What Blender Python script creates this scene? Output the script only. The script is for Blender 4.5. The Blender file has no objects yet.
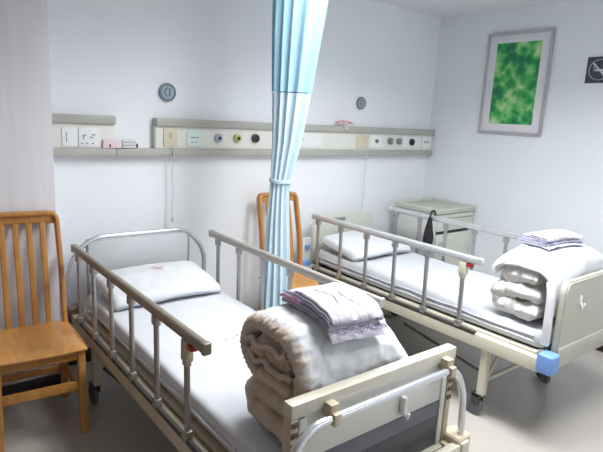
import bpy, bmesh, math, random
from mathutils import Vector, Matrix, noise
random.seed(7)
C = bpy.context.scene.collection
PI = math.pi
ZF = -0.05          # floor level
ZC = 2.67           # ceiling
XR = 4.40           # right wall
YB = 3.50           # back wall (bed heads)
XL, YN = -1.50, -1.80

# ------------------------------------------------------------------ materials
def mat(name, col, rough=0.5, metal=0.0, bump=0.0, bscale=40.0, var=0.0, vscale=6.0, sheen=0.0, coat=0.0, spec=0.5, stretch=None):
    m = bpy.data.materials.new(name); m.use_nodes = True
    nt = m.node_tree; b = nt.nodes['Principled BSDF']
    b.inputs['Base Color'].default_value = (*col, 1)
    b.inputs['Roughness'].default_value = rough
    b.inputs['Metallic'].default_value = metal
    b.inputs['Specular IOR Level'].default_value = spec
    if sheen: b.inputs['Sheen Weight'].default_value = sheen
    if coat: b.inputs['Coat Weight'].default_value = coat; b.inputs['Coat Roughness'].default_value = .15
    if bump or var:
        tc = nt.nodes.new('ShaderNodeTexCoord'); src = tc.outputs['Object']
        if stretch:
            mp = nt.nodes.new('ShaderNodeMapping'); mp.inputs['Scale'].default_value = stretch
            nt.links.new(src, mp.inputs['Vector']); src = mp.outputs['Vector']
    if var:
        n = nt.nodes.new('ShaderNodeTexNoise'); n.inputs['Scale'].default_value = vscale; n.inputs['Detail'].default_value = 5
        nt.links.new(src, n.inputs['Vector'])
        r = nt.nodes.new('ShaderNodeValToRGB')
        r.color_ramp.elements[0].position = .3; r.color_ramp.elements[1].position = .7
        r.color_ramp.elements[0].color = (*[max(0, c*(1-var)) for c in col], 1)
        r.color_ramp.elements[1].color = (*[min(1, c*(1+var)) for c in col], 1)
        nt.links.new(n.outputs['Fac'], r.inputs['Fac']); nt.links.new(r.outputs['Color'], b.inputs['Base Color'])
    if bump:
        n = nt.nodes.new('ShaderNodeTexNoise'); n.inputs['Scale'].default_value = bscale; n.inputs['Detail'].default_value = 4
        nt.links.new(src, n.inputs['Vector'])
        bp = nt.nodes.new('ShaderNodeBump'); bp.inputs['Strength'].default_value = bump; bp.inputs['Distance'].default_value = .01
        nt.links.new(n.outputs['Fac'], bp.inputs['Height']); nt.links.new(bp.outputs['Normal'], b.inputs['Normal'])
    return m

M = dict(
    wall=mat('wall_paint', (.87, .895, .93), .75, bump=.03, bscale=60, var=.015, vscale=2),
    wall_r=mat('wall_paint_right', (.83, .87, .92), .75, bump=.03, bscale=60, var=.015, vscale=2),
    column=mat('column_laminate', (.72, .70, .73), .5, var=.05, vscale=3, stretch=(6, 6, .4)),
    beige=mat('warm_bounce_paint', (.40, .29, .20), .8, var=.03),  # unseen left wall, tan picked to bounce warm light
    ceil=mat('ceiling_paint', (.80, .82, .85), .85, var=.01),
    skirting=mat('skirting_dark', (.022, .016, .018), .4, var=.2),
    cream=mat('cream_enamel', (.62, .59, .48), .38, var=.04, vscale=5, coat=.2),
    creamdk=mat('cream_enamel_worn_shaded', (.54, .46, .335), .42, var=.10, vscale=14),  # rusty wear, plus the near bed's warm side shade mixed into the colour
    rust=mat('rust_brown', (.16, .09, .045), .7, var=.3, vscale=30),
    rail_brown=mat('rail_shaded_brown', (.30, .255, .20), .4, .3, var=.08, vscale=10),  # warm shade on the near bed's left rail, put into its colour
    steel_b=mat('pale_steel_rail', (.66, .67, .69), .34, .6, var=.05, vscale=20),
    steeldk=mat('shaded_steel_post', (.34, .32, .295), .38, .6, var=.08, vscale=20),  # browner copy of the steel, shade painted in for the left rail posts
    bumpdk=mat('brown_bumper', (.16, .10, .07), .5, var=.15),
    cream_board=mat('grey_cream_board', (.46, .445, .38), .4, var=.03),
    steel=mat('brushed_steel', (.41, .41, .415), .36, .75, var=.06, vscale=20),
    tube=mat('silver_tube', (.72, .74, .78), .25, .8, var=.03),
    railtop=mat('rail_grey', (.42, .40, .365), .4, .35, var=.05, vscale=10),
    darkmetal=mat('dark_steel', (.07, .065, .06), .5, .4, var=.2),
    rubber=mat('black_rubber', (.02, .02, .022), .6, var=.2),
    tyre=mat('grey_tyre', (.10, .115, .125), .5, var=.2),
    headsheet=mat('grey_head_panel', (.56, .58, .60), .4, .1, var=.03),
    slate=mat('slate_panel', (.115, .12, .15), .4, var=.06),
    slatedk=mat('dark_slate_panel', (.045, .047, .062), .35, var=.06),
    white_cloth=mat('white_cotton', (.655, .67, .70), .85, bump=.22, bscale=9, var=.015, sheen=.2),
    sheet=mat('white_bed_sheet', (.60, .62, .66), .85, bump=.16, bscale=5, var=.015, sheen=.2),
    quilt_shade=mat('tan_shaded_quilt_end', (.60, .505, .43), .9, bump=.9, bscale=16, var=.06, vscale=12),  # tan paints the warm shade on the quilt's left-facing ends
    quilt_w=mat('white_quilt_lining', (.66, .655, .64), .9, bump=.35, bscale=18, var=.03),
    seam=mat('grey_seam', (.30, .33, .38), .8, var=.1),
    pinkprint=mat('faded_red_print', (.85, .50, .50), .8, var=.1),
    pinkpale=mat('pale_pink_print', (.74, .58, .66), .8, var=.1),
    wood=mat('varnished_wood', (.50, .225, .052), .36, coat=.3, var=.14, vscale=5, stretch=(9, 9, 1.2), bump=.03, bscale=20),
    wood_seat=mat('varnished_seat_wood', (.56, .265, .070), .34, coat=.3, var=.12, vscale=5, stretch=(9, 1.2, 9), bump=.03, bscale=20),
    curtain_hi=mat('curtain_blue_net', (.27, .48, .61), .8, var=.06, vscale=8, sheen=.3),
    curtain=mat('curtain_pale_blue', (.44, .58, .665), .8, var=.05, vscale=8, sheen=.3),
    panel_face=mat('panel_cream_white', (.76, .76, .70), .4, var=.02),
    ledge=mat('panel_grey_ledge', (.43, .425, .385), .45, var=.06),
    plate=mat('switch_plate_white', (.82, .83, .82), .35, var=.02),
    plate_tan=mat('switch_plate_tan', (.66, .59, .45), .4, var=.04),
    mint=mat('outlet_mint', (.66, .80, .76), .4, var=.02),
    olive=mat('outlet_olive', (.50, .50, .16), .4, var=.1),
    bluegrey=mat('outlet_blue_grey', (.42, .45, .55), .4, var=.1),
    black=mat('black_plastic', (.02, .021, .024), .45, var=.2),
    slotgrey=mat('slot_grey', (.20, .22, .22), .5, var=.1),
    disc=mat('disc_slate', (.17, .225, .27), .45, var=.06),
    disc_in=mat('disc_blue_grey', (.33, .42, .48), .45, var=.1, vscale=30),
    cord=mat('cord_grey', (.58, .60, .62), .7, var=.05),
    blue=mat('blue_bumper_plastic', (.17, .33, .70), .4, var=.05),
    teal=mat('dark_teal_sheet', (.05, .10, .14), .8, var=.1),
    red=mat('red_latch', (.40, .03, .025), .4, var=.05),
    cabinet=mat('cabinet_cream', (.60, .61, .545), .4, var=.02),
    cabinet_w=mat('cabinet_side_white', (.66, .67, .64), .4, var=.02),
    cabtop=mat('cabinet_top_grey_green', (.50, .51, .43), .35, var=.04),
    gap=mat('shadow_gap_black', (.03, .03, .032), .6, var=.1),
    frame=mat('frame_silver_mauve', (.50, .47, .51), .35, .4, var=.04),
    mount=mat('mount_card', (.80, .79, .83), .8, var=.01),
    navy=mat('sign_navy', (.055, .065, .10), .4, var=.08),
    signwhite=mat('sign_white', (.62, .65, .72), .5, var=.02),
    cloth_bag=mat('black_bag_cloth', (.012, .012, .015), .85, bump=.3, var=.2),
    pinktape=mat('pink_ribbon', (.80, .30, .45), .6, var=.05),
    pinkpaper=mat('pink_paper', (.78, .64, .67), .7, var=.04),
    greypaper=mat('grey_paper', (.66, .66, .63), .7, var=.04),
    lampbody=mat('lamp_housing', (.8, .8, .8), .4, var=.02),
)

def floor_mat():
    m = mat('grey_vinyl_floor', (.50, .475, .45), .30)
    nt = m.node_tree; b = nt.nodes['Principled BSDF']
    tc = nt.nodes.new('ShaderNodeTexCoord')
    n1 = nt.nodes.new('ShaderNodeTexNoise'); n1.inputs['Scale'].default_value = 1.3; n1.inputs['Detail'].default_value = 4
    n2 = nt.nodes.new('ShaderNodeTexNoise'); n2.inputs['Scale'].default_value = 140; n2.inputs['Detail'].default_value = 3
    mx = nt.nodes.new('ShaderNodeMath'); mx.operation = 'ADD'
    m2 = nt.nodes.new('ShaderNodeMath'); m2.operation = 'MULTIPLY'; m2.inputs[1].default_value = .5
    for n in (n1, n2): nt.links.new(tc.outputs['Object'], n.inputs['Vector'])
    nt.links.new(n1.outputs['Fac'], mx.inputs[0]); nt.links.new(n2.outputs['Fac'], mx.inputs[1]); nt.links.new(mx.outputs[0], m2.inputs[0])
    r = nt.nodes.new('ShaderNodeValToRGB')
    r.color_ramp.elements[0].position = .3; r.color_ramp.elements[1].position = .7
    r.color_ramp.elements[0].color = (.39, .355, .32, 1); r.color_ramp.elements[1].color = (.48, .445, .41, 1)
    nt.links.new(m2.outputs[0], r.inputs['Fac']); nt.links.new(r.outputs['Color'], b.inputs['Base Color'])
    return m
M['floor'] = floor_mat()

def art_mat():
    m = mat('green_leaf_print', (.1, .5, .15), .35)
    nt = m.node_tree; b = nt.nodes['Principled BSDF']
    tc = nt.nodes.new('ShaderNodeTexCoord')
    n = nt.nodes.new('ShaderNodeTexNoise'); n.inputs['Scale'].default_value = 7; n.inputs['Detail'].default_value = 6; n.inputs['Distortion'].default_value = .25
    r = nt.nodes.new('ShaderNodeValToRGB'); e = r.color_ramp.elements
    e[0].position = .30; e[0].color = (.004, .17, .075, 1)
    e[1].position = .74; e[1].color = (.55, .74, .35, 1)
    for pos, c in ((.42, (.010, .27, .07, 1)), (.51, (.06, .45, .10, 1)), (.59, (.22, .58, .20, 1))):
        x = e.new(pos); x.color = c
    v = nt.nodes.new('ShaderNodeTexVoronoi'); v.inputs['Scale'].default_value = 13
    mm = nt.nodes.new('ShaderNodeMath'); mm.operation = 'MULTIPLY_ADD'; mm.inputs[1].default_value = .34; 
    nt.links.new(tc.outputs['Object'], n.inputs['Vector']); nt.links.new(tc.outputs['Object'], v.inputs['Vector'])
    nt.links.new(v.outputs['Distance'], mm.inputs[0]); nt.links.new(n.outputs['Fac'], mm.inputs[2])
    s = nt.nodes.new('ShaderNodeMath'); s.operation = 'SUBTRACT'; s.inputs[1].default_value = .165
    nt.links.new(mm.outputs[0], s.inputs[0]); nt.links.new(s.outputs[0], r.inputs['Fac'])
    nt.links.new(r.outputs['Color'], b.inputs['Base Color'])
    return m
M['art'] = art_mat()

def pyjama_mat():
    m = mat('white_pyjama_cotton', (.60, .59, .65), .85)
    nt = m.node_tree; b = nt.nodes['Principled BSDF']
    tc = nt.nodes.new('ShaderNodeTexCoord')
    w = nt.nodes.new('ShaderNodeTexWave'); w.inputs['Scale'].default_value = 7; w.inputs['Distortion'].default_value = 5; w.inputs['Detail'].default_value = 2
    r = nt.nodes.new('ShaderNodeValToRGB'); e = r.color_ramp.elements
    e[0].position = .0; e[0].color = (.45, .43, .54, 1); e[1].position = .16; e[1].color = (.60, .59, .65, 1)
    nt.links.new(tc.outputs['Object'], w.inputs['Vector']); nt.links.new(w.outputs['Fac'], r.inputs['Fac']); nt.links.new(r.outputs['Color'], b.inputs['Base Color'])
    n = nt.nodes.new('ShaderNodeTexNoise'); n.inputs['Scale'].default_value = 20
    bp = nt.nodes.new('ShaderNodeBump'); bp.inputs['Strength'].default_value = .55; bp.inputs['Distance'].default_value = .01
    nt.links.new(tc.outputs['Object'], n.inputs['Vector']); nt.links.new(n.outputs['Fac'], bp.inputs['Height']); nt.links.new(bp.outputs['Normal'], b.inputs['Normal'])
    return m
M['pyjama'] = pyjama_mat()
M['piping'] = mat('grey_violet_piping', (.30, .29, .42), .8, var=.1)
M['piping_pink'] = mat('pink_piping', (.62, .30, .42), .8, var=.1)

# ------------------------------------------------------------------ mesh helpers
def _finish(o, smooth):
    if smooth is not None:
        me = o.data
        for p in me.polygons: p.use_smooth = True
        me.set_sharp_from_angle(angle=math.radians(smooth))

class MB:
    """collects shapes into one mesh"""
    def __init__(self): self.bm = bmesh.new(); self.mi = 0
    def box(self, lo, hi, bev=0.004, rot=None, seg=2):
        lo, hi = Vector(lo), Vector(hi)
        t = bmesh.new()
        bmesh.ops.create_cube(t, size=1)
        s = hi - lo; c = (hi + lo)/2
        for v in t.verts: v.co = Vector((v.co.x*s.x, v.co.y*s.y, v.co.z*s.z))
        b = min(bev, min(s)*.45)
        if b > 0: bmesh.ops.bevel(t, geom=list(t.edges), offset=b, segments=seg, profile=.6, affect='EDGES')
        if rot: bmesh.ops.transform(t, matrix=rot, verts=t.verts)
        bmesh.ops.translate(t, vec=c, verts=t.verts)
        return self._merge(t)
    def _merge(self, t):
        for f in t.faces: f.material_index = self.mi
        me = bpy.data.meshes.new('tmp'); t.to_mesh(me); t.free()
        self.bm.from_mesh(me); bpy.data.meshes.remove(me)
        return self
    def sweep(self, pts, sec, up=(0, 0, 1), cap=True):
        """sweep closed 2-D section (side, up) along pts"""
        pts = [Vector(p) for p in pts]; up = Vector(up); n = len(pts); rings = []
        t = bmesh.new()
        side_prev = None
        for i, p in enumerate(pts):
            d = (pts[min(i+1, n-1)] - pts[max(i-1, 0)]).normalized()
            s = d.cross(up)
            if s.length < 1e-4: s = side_prev if side_prev is not None else Vector((1, 0, 0))
            s.normalize()
            if side_prev is not None and s.dot(side_prev) < 0: s = -s
            side_prev = s
            u = s.cross(d).normalized()
            rings.append([t.verts.new(p + s*a + u*b) for a, b in sec])
        k = len(sec)
        for i in range(n-1):
            for j in range(k):
                t.faces.new((rings[i][j], rings[i][(j+1) % k], rings[i+1][(j+1) % k], rings[i+1][j]))
        if cap:
            t.faces.new(rings[0][::-1]); t.faces.new(rings[-1])
        bmesh.ops.recalc_face_normals(t, faces=t.faces)
        return self._merge(t)
    def tube(self, pts, r, n=12, up=(0, 0, 1), ry=None):
        ry = ry or r
        return self.sweep(pts, [(r*math.cos(2*PI*i/n), ry*math.sin(2*PI*i/n)) for i in range(n)], up)
    def lathe(self, prof, c, axis='Z', n=28):
        """prof: (radius, height) pairs about an axis through c"""
        t = bmesh.new(); rings = []
        for r, h in prof:
            ring = []
            for i in range(n):
                a = 2*PI*i/n; x, y = r*math.cos(a), r*math.sin(a)
                co = {'Z': (x, y, h), 'Y': (x, h, y), 'X': (h, x, y)}[axis]
                ring.append(t.verts.new(Vector(c) + Vector(co)))
            rings.append(ring)
        for a, b in zip(rings, rings[1:]):
            for i in range(n): t.faces.new((a[i], a[(i+1) % n], b[(i+1) % n], b[i]))
        if prof[0][0] > 1e-5: t.faces.new(rings[0])
        if prof[-1][0] > 1e-5: t.faces.new(rings[-1])
        bmesh.ops.remove_doubles(t, verts=t.verts, dist=1e-6)
        bmesh.ops.recalc_face_normals(t, faces=t.faces)
        return self._merge(t)
    def build(self, name, m, parent=None, smooth=35, loc=None):
        me = bpy.data.meshes.new(name)
        if loc is not None: bmesh.ops.translate(self.bm, vec=-Vector(loc), verts=self.bm.verts)
        self.bm.to_mesh(me); self.bm.free()
        o = bpy.data.objects.new(name, me); C.objects.link(o)
        for x in (m if isinstance(m, (list, tuple)) else [m]): me.materials.append(x)
        if loc is not None: o.location = loc
        if parent: o.parent = parent
        _finish(o, smooth)
        return o

def rrect(w, h, r, n=4):
    pts = []
    for cx, cy, a0 in ((w/2-r, h/2-r, 0), (-w/2+r, h/2-r, PI/2), (-w/2+r, -h/2+r, PI), (w/2-r, -h/2+r, 3*PI/2)):
        for i in range(n+1):
            a = a0 + PI/2*i/n; pts.append((cx + r*math.cos(a), cy + r*math.sin(a)))
    return pts

def fillet(pts, r, n=7):
    pts = [Vector(p) for p in pts]; out = [pts[0]]
    for a, b, c in zip(pts, pts[1:], pts[2:]):
        d1, d2 = (a-b), (c-b); k = min(r, d1.length*.48, d2.length*.48)
        p, q = b + d1.normalized()*k, b + d2.normalized()*k
        for i in range(n+1):
            t = i/n; out.append(p*(1-t)**2 + b*2*t*(1-t) + q*t*t)
    out.append(pts[-1]); return out

def tag(o, label, cat, group=None, kind=None):
    o['label'] = label; o['category'] = cat
    if group: o['group'] = group
    if kind: o['kind'] = kind
    return o
def thing(name, label, cat, loc=(0, 0, 0), rz=0, group=None):
    o = bpy.data.objects.new(name, None); C.objects.link(o)
    o.empty_display_size = .1
    o.location = loc; o.rotation_euler = (0, 0, rz)
    return tag(o, label, cat, group)
def copy_tree(o, parent=None):
    c = o.copy(); C.objects.link(c)
    if parent: c.parent = parent
    for ch in list(o.children): copy_tree(ch, c)
    return c
def struct(name, mb, m):
    o = mb.build(name, m, None, 35); o['kind'] = 'structure'
    return o

# ------------------------------------------------------------------ room shell
struct('floor', MB().box((XL-.1, YN-.1, ZF-.1), (XR+.1, YB+.1, ZF), 0), M['floor'])
struct('ceiling', MB().box((XL-.1, YN-.1, ZC), (XR+.1, YB+.1, ZC+.1), 0), M['ceil'])
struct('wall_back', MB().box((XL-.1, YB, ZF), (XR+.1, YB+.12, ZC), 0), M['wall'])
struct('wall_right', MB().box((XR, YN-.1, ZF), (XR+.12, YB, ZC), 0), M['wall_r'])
struct('wall_left', MB().box((XL-.12, YN-.1, ZF), (XL, YB, ZC), 0), M['beige'])
# unseen wall behind the photographer, with a window added for front fill: solid up to a sill, a wide opening, a lintel
wf = MB()
WX0, WX1, WZ0, WZ1 = 1.9, 4.2, .85, 2.35
wf.box((XL, YN-.12, ZF), (XR, YN, WZ0), 0); wf.box((XL, YN-.12, WZ1), (XR, YN, ZC), 0)
wf.box((XL, YN-.12, WZ0), (WX0, YN, WZ1), 0); wf.box((WX1, YN-.12, WZ0), (XR, YN, WZ1), 0)
struct('wall_front', wf, M['wall'])
wn = MB()
for x in (WX0+.03, (WX0*2+WX1)/3, (WX0+2*WX1)/3, WX1-.03): wn.box((x-.03, YN-.09, WZ0), (x+.03, YN-.03, WZ1), .004)
wn.box((WX0, YN-.09, WZ0), (WX1, YN-.03, WZ0+.06), .004); wn.box((WX0, YN-.09, WZ1-.06), (WX1, YN-.03, WZ1), .004)
struct('added_window_1', wn, M['plate'])
YCOL, XCOL = 3.22, .771
struct('wall_column', MB().box((XL, YCOL, ZF), (XCOL, YB, ZC), .004), M['column'])
struct('baseboard_back', MB().box((XCOL, YB-.014, ZF), (XR, YB, ZF+.1), .003), M['skirting'])
struct('baseboard_right', MB().box((XR-.014, YN, ZF), (XR, YB-.014, ZF+.1), .003), M['skirting'])
struct('baseboard_left', MB().box((XL, YCOL-.014, ZF), (XCOL, YCOL, ZF+.1), .003).box((XCOL, YCOL-.014, ZF), (XCOL+.014, YB-.014, ZF+.1), .003), M['skirting'])

# ------------------------------------------------------------------ hospital bed
RAIL_Z, POST_BOT = .845, .43
def oval(w, h, n=16): return [(w/2*math.cos(2*PI*i/n), h/2*math.sin(2*PI*i/n)) for i in range(n)]

def side_rail(root, sx, hw, dz, posts, y0, y1, m_bar, m_post, m_latch):
    """fold-down rail: top bar, posts, lower pivot bar and the latch at the foot end"""
    x = sx*hw
    r = MB().sweep([(x, y0, RAIL_Z+dz), (x, y1, RAIL_Z+dz)], rrect(.034, .046, .015))
    r.box((x-.018, y0-.012, RAIL_Z+dz-.024), (x+.018, y0+.01, RAIL_Z+dz+.024), .01, seg=3)
    r.box((x-.018, y1-.01, RAIL_Z+dz-.024), (x+.018, y1+.012, RAIL_Z+dz+.024), .01, seg=3)
    bar = r.build('side_rail', m_bar, root)
    for y in posts:
        p = MB().sweep([(x, y-.012, POST_BOT+dz-.005), (x, y, RAIL_Z+dz-.02)], rrect(.018, .026, .006), up=(0, 1, 0))
        p.box((x-.014, y-.02, RAIL_Z+dz-.062), (x+.014, y+.02, RAIL_Z+dz-.018), .005)
        p.box((x-.016, y-.03, POST_BOT+dz-.012), (x+.016, y+.012, POST_BOT+dz+.028), .006)
        p.build('rail_post', m_post, bar)
    y = posts[-1]
    MB().box((x-.016, y-.026, RAIL_Z+dz-.105), (x+.016, y+.022, RAIL_Z+dz-.022), .006).box((x-.012, y-.018, RAIL_Z+dz-.125), (x+.012, y+.016, RAIL_Z+dz-.10), .004).build('latch_housing', m_latch, bar)
    MB().box((x-.014, y-.064, RAIL_Z+dz-.048), (x+.014, y-.024, RAIL_Z+dz-.026), .007).build('latch_button', M['red'], bar)
    lb = MB().sweep([(x, y0-.02, POST_BOT+dz-.015), (x, y1-.02, POST_BOT+dz-.015)], rrect(.022, .024, .006))
    lb.build('pivot_bar', M['darkmetal'], bar)
    return bar

def make_bed(name, label, loc, hw, bw, dz, far_end, bar_mat, post_mat, variant):
    root = thing(name, label, 'bed', (loc[0], loc[1], ZF), 0, 'adjustable hospital beds in the ward')
    o = -ZF; dz = dz + o            # local heights measured from the floor
    L = 2.12 if variant == 'A' else 2.05
    # long beams
    for sx in (-1, 1):
        b = MB()
        x = sx*(hw-.015)
        b.box((x-.024, .02, .335+dz), (x+.024, L+.02, .415+dz), .008)
        b.build('side_beam', M['creamdk'] if variant == 'A' else M['cream'], root)
        e = MB(); x = sx*(hw-.07)
        e.box((x-.022, .07, .352+dz), (x+.022, L-.035, .423+dz), .006)
        e.build('platform_edge', M['creamdk'] if variant == 'A' else M['cream'], root)
    cb = MB(); cb.box((-hw+.04, -.005, .335+dz), (hw-.04, .05, .415+dz), .008)
    cb.build('end_beam', M['cream'], root)
    cb = MB(); cb.box((-hw+.04, L-.03, .335+dz), (hw-.04, L+.02, .415+dz), .008)
    cb.build('end_beam', M['cream'], root)
    pl = MB()
    for i in range(12):
        y = .10 + i*.165
        pl.box((-hw+.1, y, .405+dz), (hw-.1, y+.145, .424+dz), .004)
    pl.box((-.2, .08, .36+dz), (-.16, L-.05, .405+dz), .003); pl.box((.16, .08, .36+dz), (.2, L-.05, .405+dz), .003)
    pl.build('mattress_platform', M['darkmetal'], root)
    # legs with casters
    for sx in (-1, 1):
        for y in ((.33, 1.80) if variant == 'A' else (.36, 1.74)):
            x = sx*(hw-.04)
            lg = MB().sweep([(x, y, .345+dz), (x, y, .135)], rrect(.052, .045, .01), up=(0, 1, 0))
            lg = lg.build('leg', M['cream'], root)
            k = MB().lathe([(0, -.016), (.05, -.016), (.06, -.010), (.06, .010), (.05, .016), (0, .016)], (x-.012, y+.035, .06), 'X', 24)
            k.lathe([(0, -.019), (.02, -.019), (.02, .019), (0, .019)], (x-.012, y+.035, .06), 'X', 14)
            w = k.build('caster', M['tyre'], lg)
            f = MB().box((x-.036, y-.012, .085), (x-.030, y+.04, .14), .002).box((x+.006, y-.012, .085), (x+.012, y+.04, .14), .002).box((x-.036, y-.02, .122), (x+.014, y+.045, .142), .004)
            f.build('caster_fork', M['darkmetal'], lg)
    for sx in (-1, 1):
        x = sx*(hw-.05)
        MB().tube([(x, .40, .27), (x, 1.0, .33+dz*.3)], .009).tube([(x, 1.70, .27), (x, 1.12, .33+dz*.3)], .009).build('linkage_rod', M['darkmetal'], root)
    for y in ((.33, 1.80) if variant == 'A' else (.36, 1.74)):
        MB().tube([(-hw+.08, y, .22), (hw-.08, y, .22)], .014).tube([(-hw+.08, y, .22), (-hw+.25, y, .345+dz)], .008).tube([(hw-.08, y, .22), (hw-.25, y, .345+dz)], .008).build('leg_brace', M['cream'], root)
    # corner bumpers
    for sx in (-1, 1):
        for y in (-.01, L+.03):
            x = sx*(hw-.02)
            cbp = MB().box((x-.045, y-.045, .345+dz), (x+.045, y+.045, .455+dz), .018, seg=3).build('corner_bumper', M['blue'] if variant == 'B' else M['creamdk' if y < 1 else 'bumpdk'], root)
            MB().box((x-.02, y-.02, .29+dz), (x+.02, y+.02, .35+dz), .006).build('bumper_stub', M['rubber'], cbp)
    posts = [1.955, 1.69, 1.42, 1.15, .87, .59] if variant == 'A' else [1.90, 1.635, 1.365, 1.095, .825, .555]
    side_rail(root, -1, hw, dz, posts, *((2.03, .44) if variant == 'A' else (1.96, .44)), bar_mat, post_mat, M['creamdk'] if variant == 'A' else M['cream'])
    side_rail(root, 1, hw, dz, posts, far_end[1], far_end[0], M['railtop'] if variant == 'A' else bar_mat, M['steel'], M['cream'])
    return root, dz

def bed_A():
    root, dz = make_bed('hospital_bed', 'hospital bed nearest the camera, with bent tube headboard and slate striped footboard', (1.29, 1.10), .45, .40, 0.0, (.46, 2.05), M['rail_brown'], M['steeldk'], 'A')
    L = 2.12
    # tube headboard
    h = MB().tube(fillet([(-.455, L+.05, .40+dz), (-.465, L+.05, .70+dz), (-.33, L+.05, .865+dz), (.33, L+.05, .865+dz), (.465, L+.05, .70+dz), (.455, L+.05, .40+dz)], .14, 9), .0155, up=(0, 1, 0))
    hb = h.build('headboard_tube', M['tube'], root)
    MB().box((-.33, L+.042, .56+dz), (.33, L+.058, .845+dz), .004).build('headboard_panel', M['headsheet'], hb)
    for sx in (-1, 1):
        MB().tube([(sx*.335, L+.05, .42+dz), (sx*.335, L+.05, .855+dz)], .010).build('headboard_upright', M['steel'], hb)
    # footboard
    f = MB()
    f.box((-.40, -.022, .775+dz), (.40, .022, .822+dz), .006)
    fb = f.build('footboard_top_bar', M['cream'], root)
    for sx in (-1, 1):
        post = MB().box((sx*.40-.03*(sx > 0), -.02, .36+dz), (sx*.40+.03*(sx < 0), .02, .775+dz), .005).build('footboard_post', M['creamdk'], root)
        for k in range(5):
            z = .755-.035*k
            MB().box((sx*.385-.012, -.0235, z-.009+dz), (sx*.385+.012, -.019, z+.009+dz), .004).build('notch', M['rust'], post)
    MB().box((-.345, -.012, .612+dz), (.345, .012, .775+dz), .003).build('footboard_upper_panel', M['cabinet_w'], root)
    MB().box((-.335, -.014, .548+dz), (.335, .010, .612+dz), .003).build('slate_panel', M['slate'], root)
    MB().box((-.335, -.014, .40+dz), (.335, .010, .548+dz), .003).build('dark_slate_panel', M['slatedk'], root)
    for sx in (-1, 1):
        MB().box((sx*.35-.014, -.018, .40+dz), (sx*.35+.014, .014, .765+dz), .004).build('panel_edge_strip', M['cabinet_w'], root)
    t = MB().tube(fillet([(-.465, -.065, .40+dz), (-.45, -.06, .65+dz), (-.36, -.052, .755+dz), (.36, -.052, .755+dz), (.425, -.055, .65+dz), (.44, -.06, .40+dz)], .13, 9), .0145, up=(0, 1, 0))
    tb = t.build('foot_handle_tube', M['tube'], root)
    for x in (-.255, .325):
        c = MB().box((x-.018, -.055, .745+dz), (x+.018, -.018, .80+dz), .006).box((x-.016, -.073, .732+dz), (x+.016, -.034, .775+dz), .008)
        c.build('tube_clamp', M['creamdk'], tb)
    MB().box((.10, -.036, .63+dz), (.122, -.012, .70+dz), .006).tube([(.111, -.03, .64+dz), (.111, -.045, .625+dz), (.111, -.05, .645+dz)], .006).build('chart_hook', M['plate'], root)
    lo = MB().box((-.43, -.095, .38+dz), (.395, -.06, .44+dz), .006)
    lo = lo.build('foot_cross_bar', M['cream'], root)
    MB().box((.395, -.10, .375+dz), (.445, -.05, .446+dz), .008).build('cross_bar_end', M['cream'], lo)
    for sx in (-1, 1): MB().box((sx*.375-.02, -.061, .385+dz), (sx*.375+.02, -.02, .43+dz), .006).build('cross_bar_bracket', M['creamdk'], lo)
    for c in root.children:
        if c.name.split('.')[0] in ('footboard_top_bar', 'footboard_post', 'footboard_upper_panel', 'slate_panel', 'dark_slate_panel', 'panel_edge_strip', 'foot_handle_tube', 'chart_hook', 'foot_cross_bar'): c.location = (.003, .034, -.006)
    return root
def bed_B():
    root, dz = make_bed('hospital_bed', 'hospital bed by the right wall, with solid cream end boards and blue corner bumper', (3.13, 1.225), .455, .40, .045, (.46, 1.97), M['steel_b'], M['steel'], 'B')
    L = 2.05
    # moulded headboard with a hand slot
    out = [(-.36, .43), (-.36, .74), (-.30, .815), (.30, .815), (.36, .74), (.36, .43)]
    def slab(outl, y0, y1, r):
        pts = fillet([(x, 0, z) for x, z in outl], r, 6); b = bmesh.new()
        A = [b.verts.new((p.x, y0, p.z+dz)) for p in pts]; B = [b.verts.new((p.x, y1, p.z+dz)) for p in pts]
        b.faces.new(A); b.faces.new(B[::-1]); n = len(pts)
        for i in range(n): b.faces.new((A[i], B[i], B[(i+1) % n], A[(i+1) % n]))
        bmesh.ops.recalc_face_normals(b, faces=b.faces)
        bmesh.ops.bevel(b, geom=[e for e in b.edges if abs(e.verts[0].co.y-e.verts[1].co.y) < 1e-6 and e.calc_face_angle(0) > 1.2], offset=.008, segments=2, affect='EDGES')
        m = MB(); return m._merge(b)
    hb = slab(out, L+.03, L+.065, .07).build('headboard', M['cabinet'], root)
    MB().box((-.13, L+.024, .755+dz), (.0, L+.034, .785+dz), .009, seg=3).build('hand_slot', M['slotgrey'], hb)
    MB().box((-.45, L+.03, .40+dz), (-.365, L+.06, .64+dz), .02, seg=3).build('headboard_bracket', M['plate'], hb)
    MB().box((-.435, L+.01, .54+dz), (-.39, L+.03, .58+dz), .008).build('blue_clip', M['blue'], hb)
    fb = slab([(-.375, .36), (-.375, .79), (-.345, .835), (.345, .835), (.375, .79), (.375, .36)], -.025, .015, .03).build('footboard', M['cream_board'], root)
    MB().box((-.372, -.034, .36+dz), (.372, -.024, .47+dz), .004).build('footboard_lower_strip', M['cream_board'], fb)
    MB().tube([(-.20, -.03, .70+dz), (-.20, -.045, .67+dz), (-.20, -.05, .70+dz)], .006).box((-.21, -.032, .69+dz), (-.19, -.024, .74+dz), .003).build('chart_hook', M['plate'], fb)
    return root
bed_A(); bed_B()

# ------------------------------------------------------------------ soft goods
def fbm(p, s, seed=0):
    p = Vector(p)*s + Vector((seed*7.3, seed*3.1, seed*1.7)); return noise.noise(p) + .5*noise.noise(p*2.1)

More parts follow.
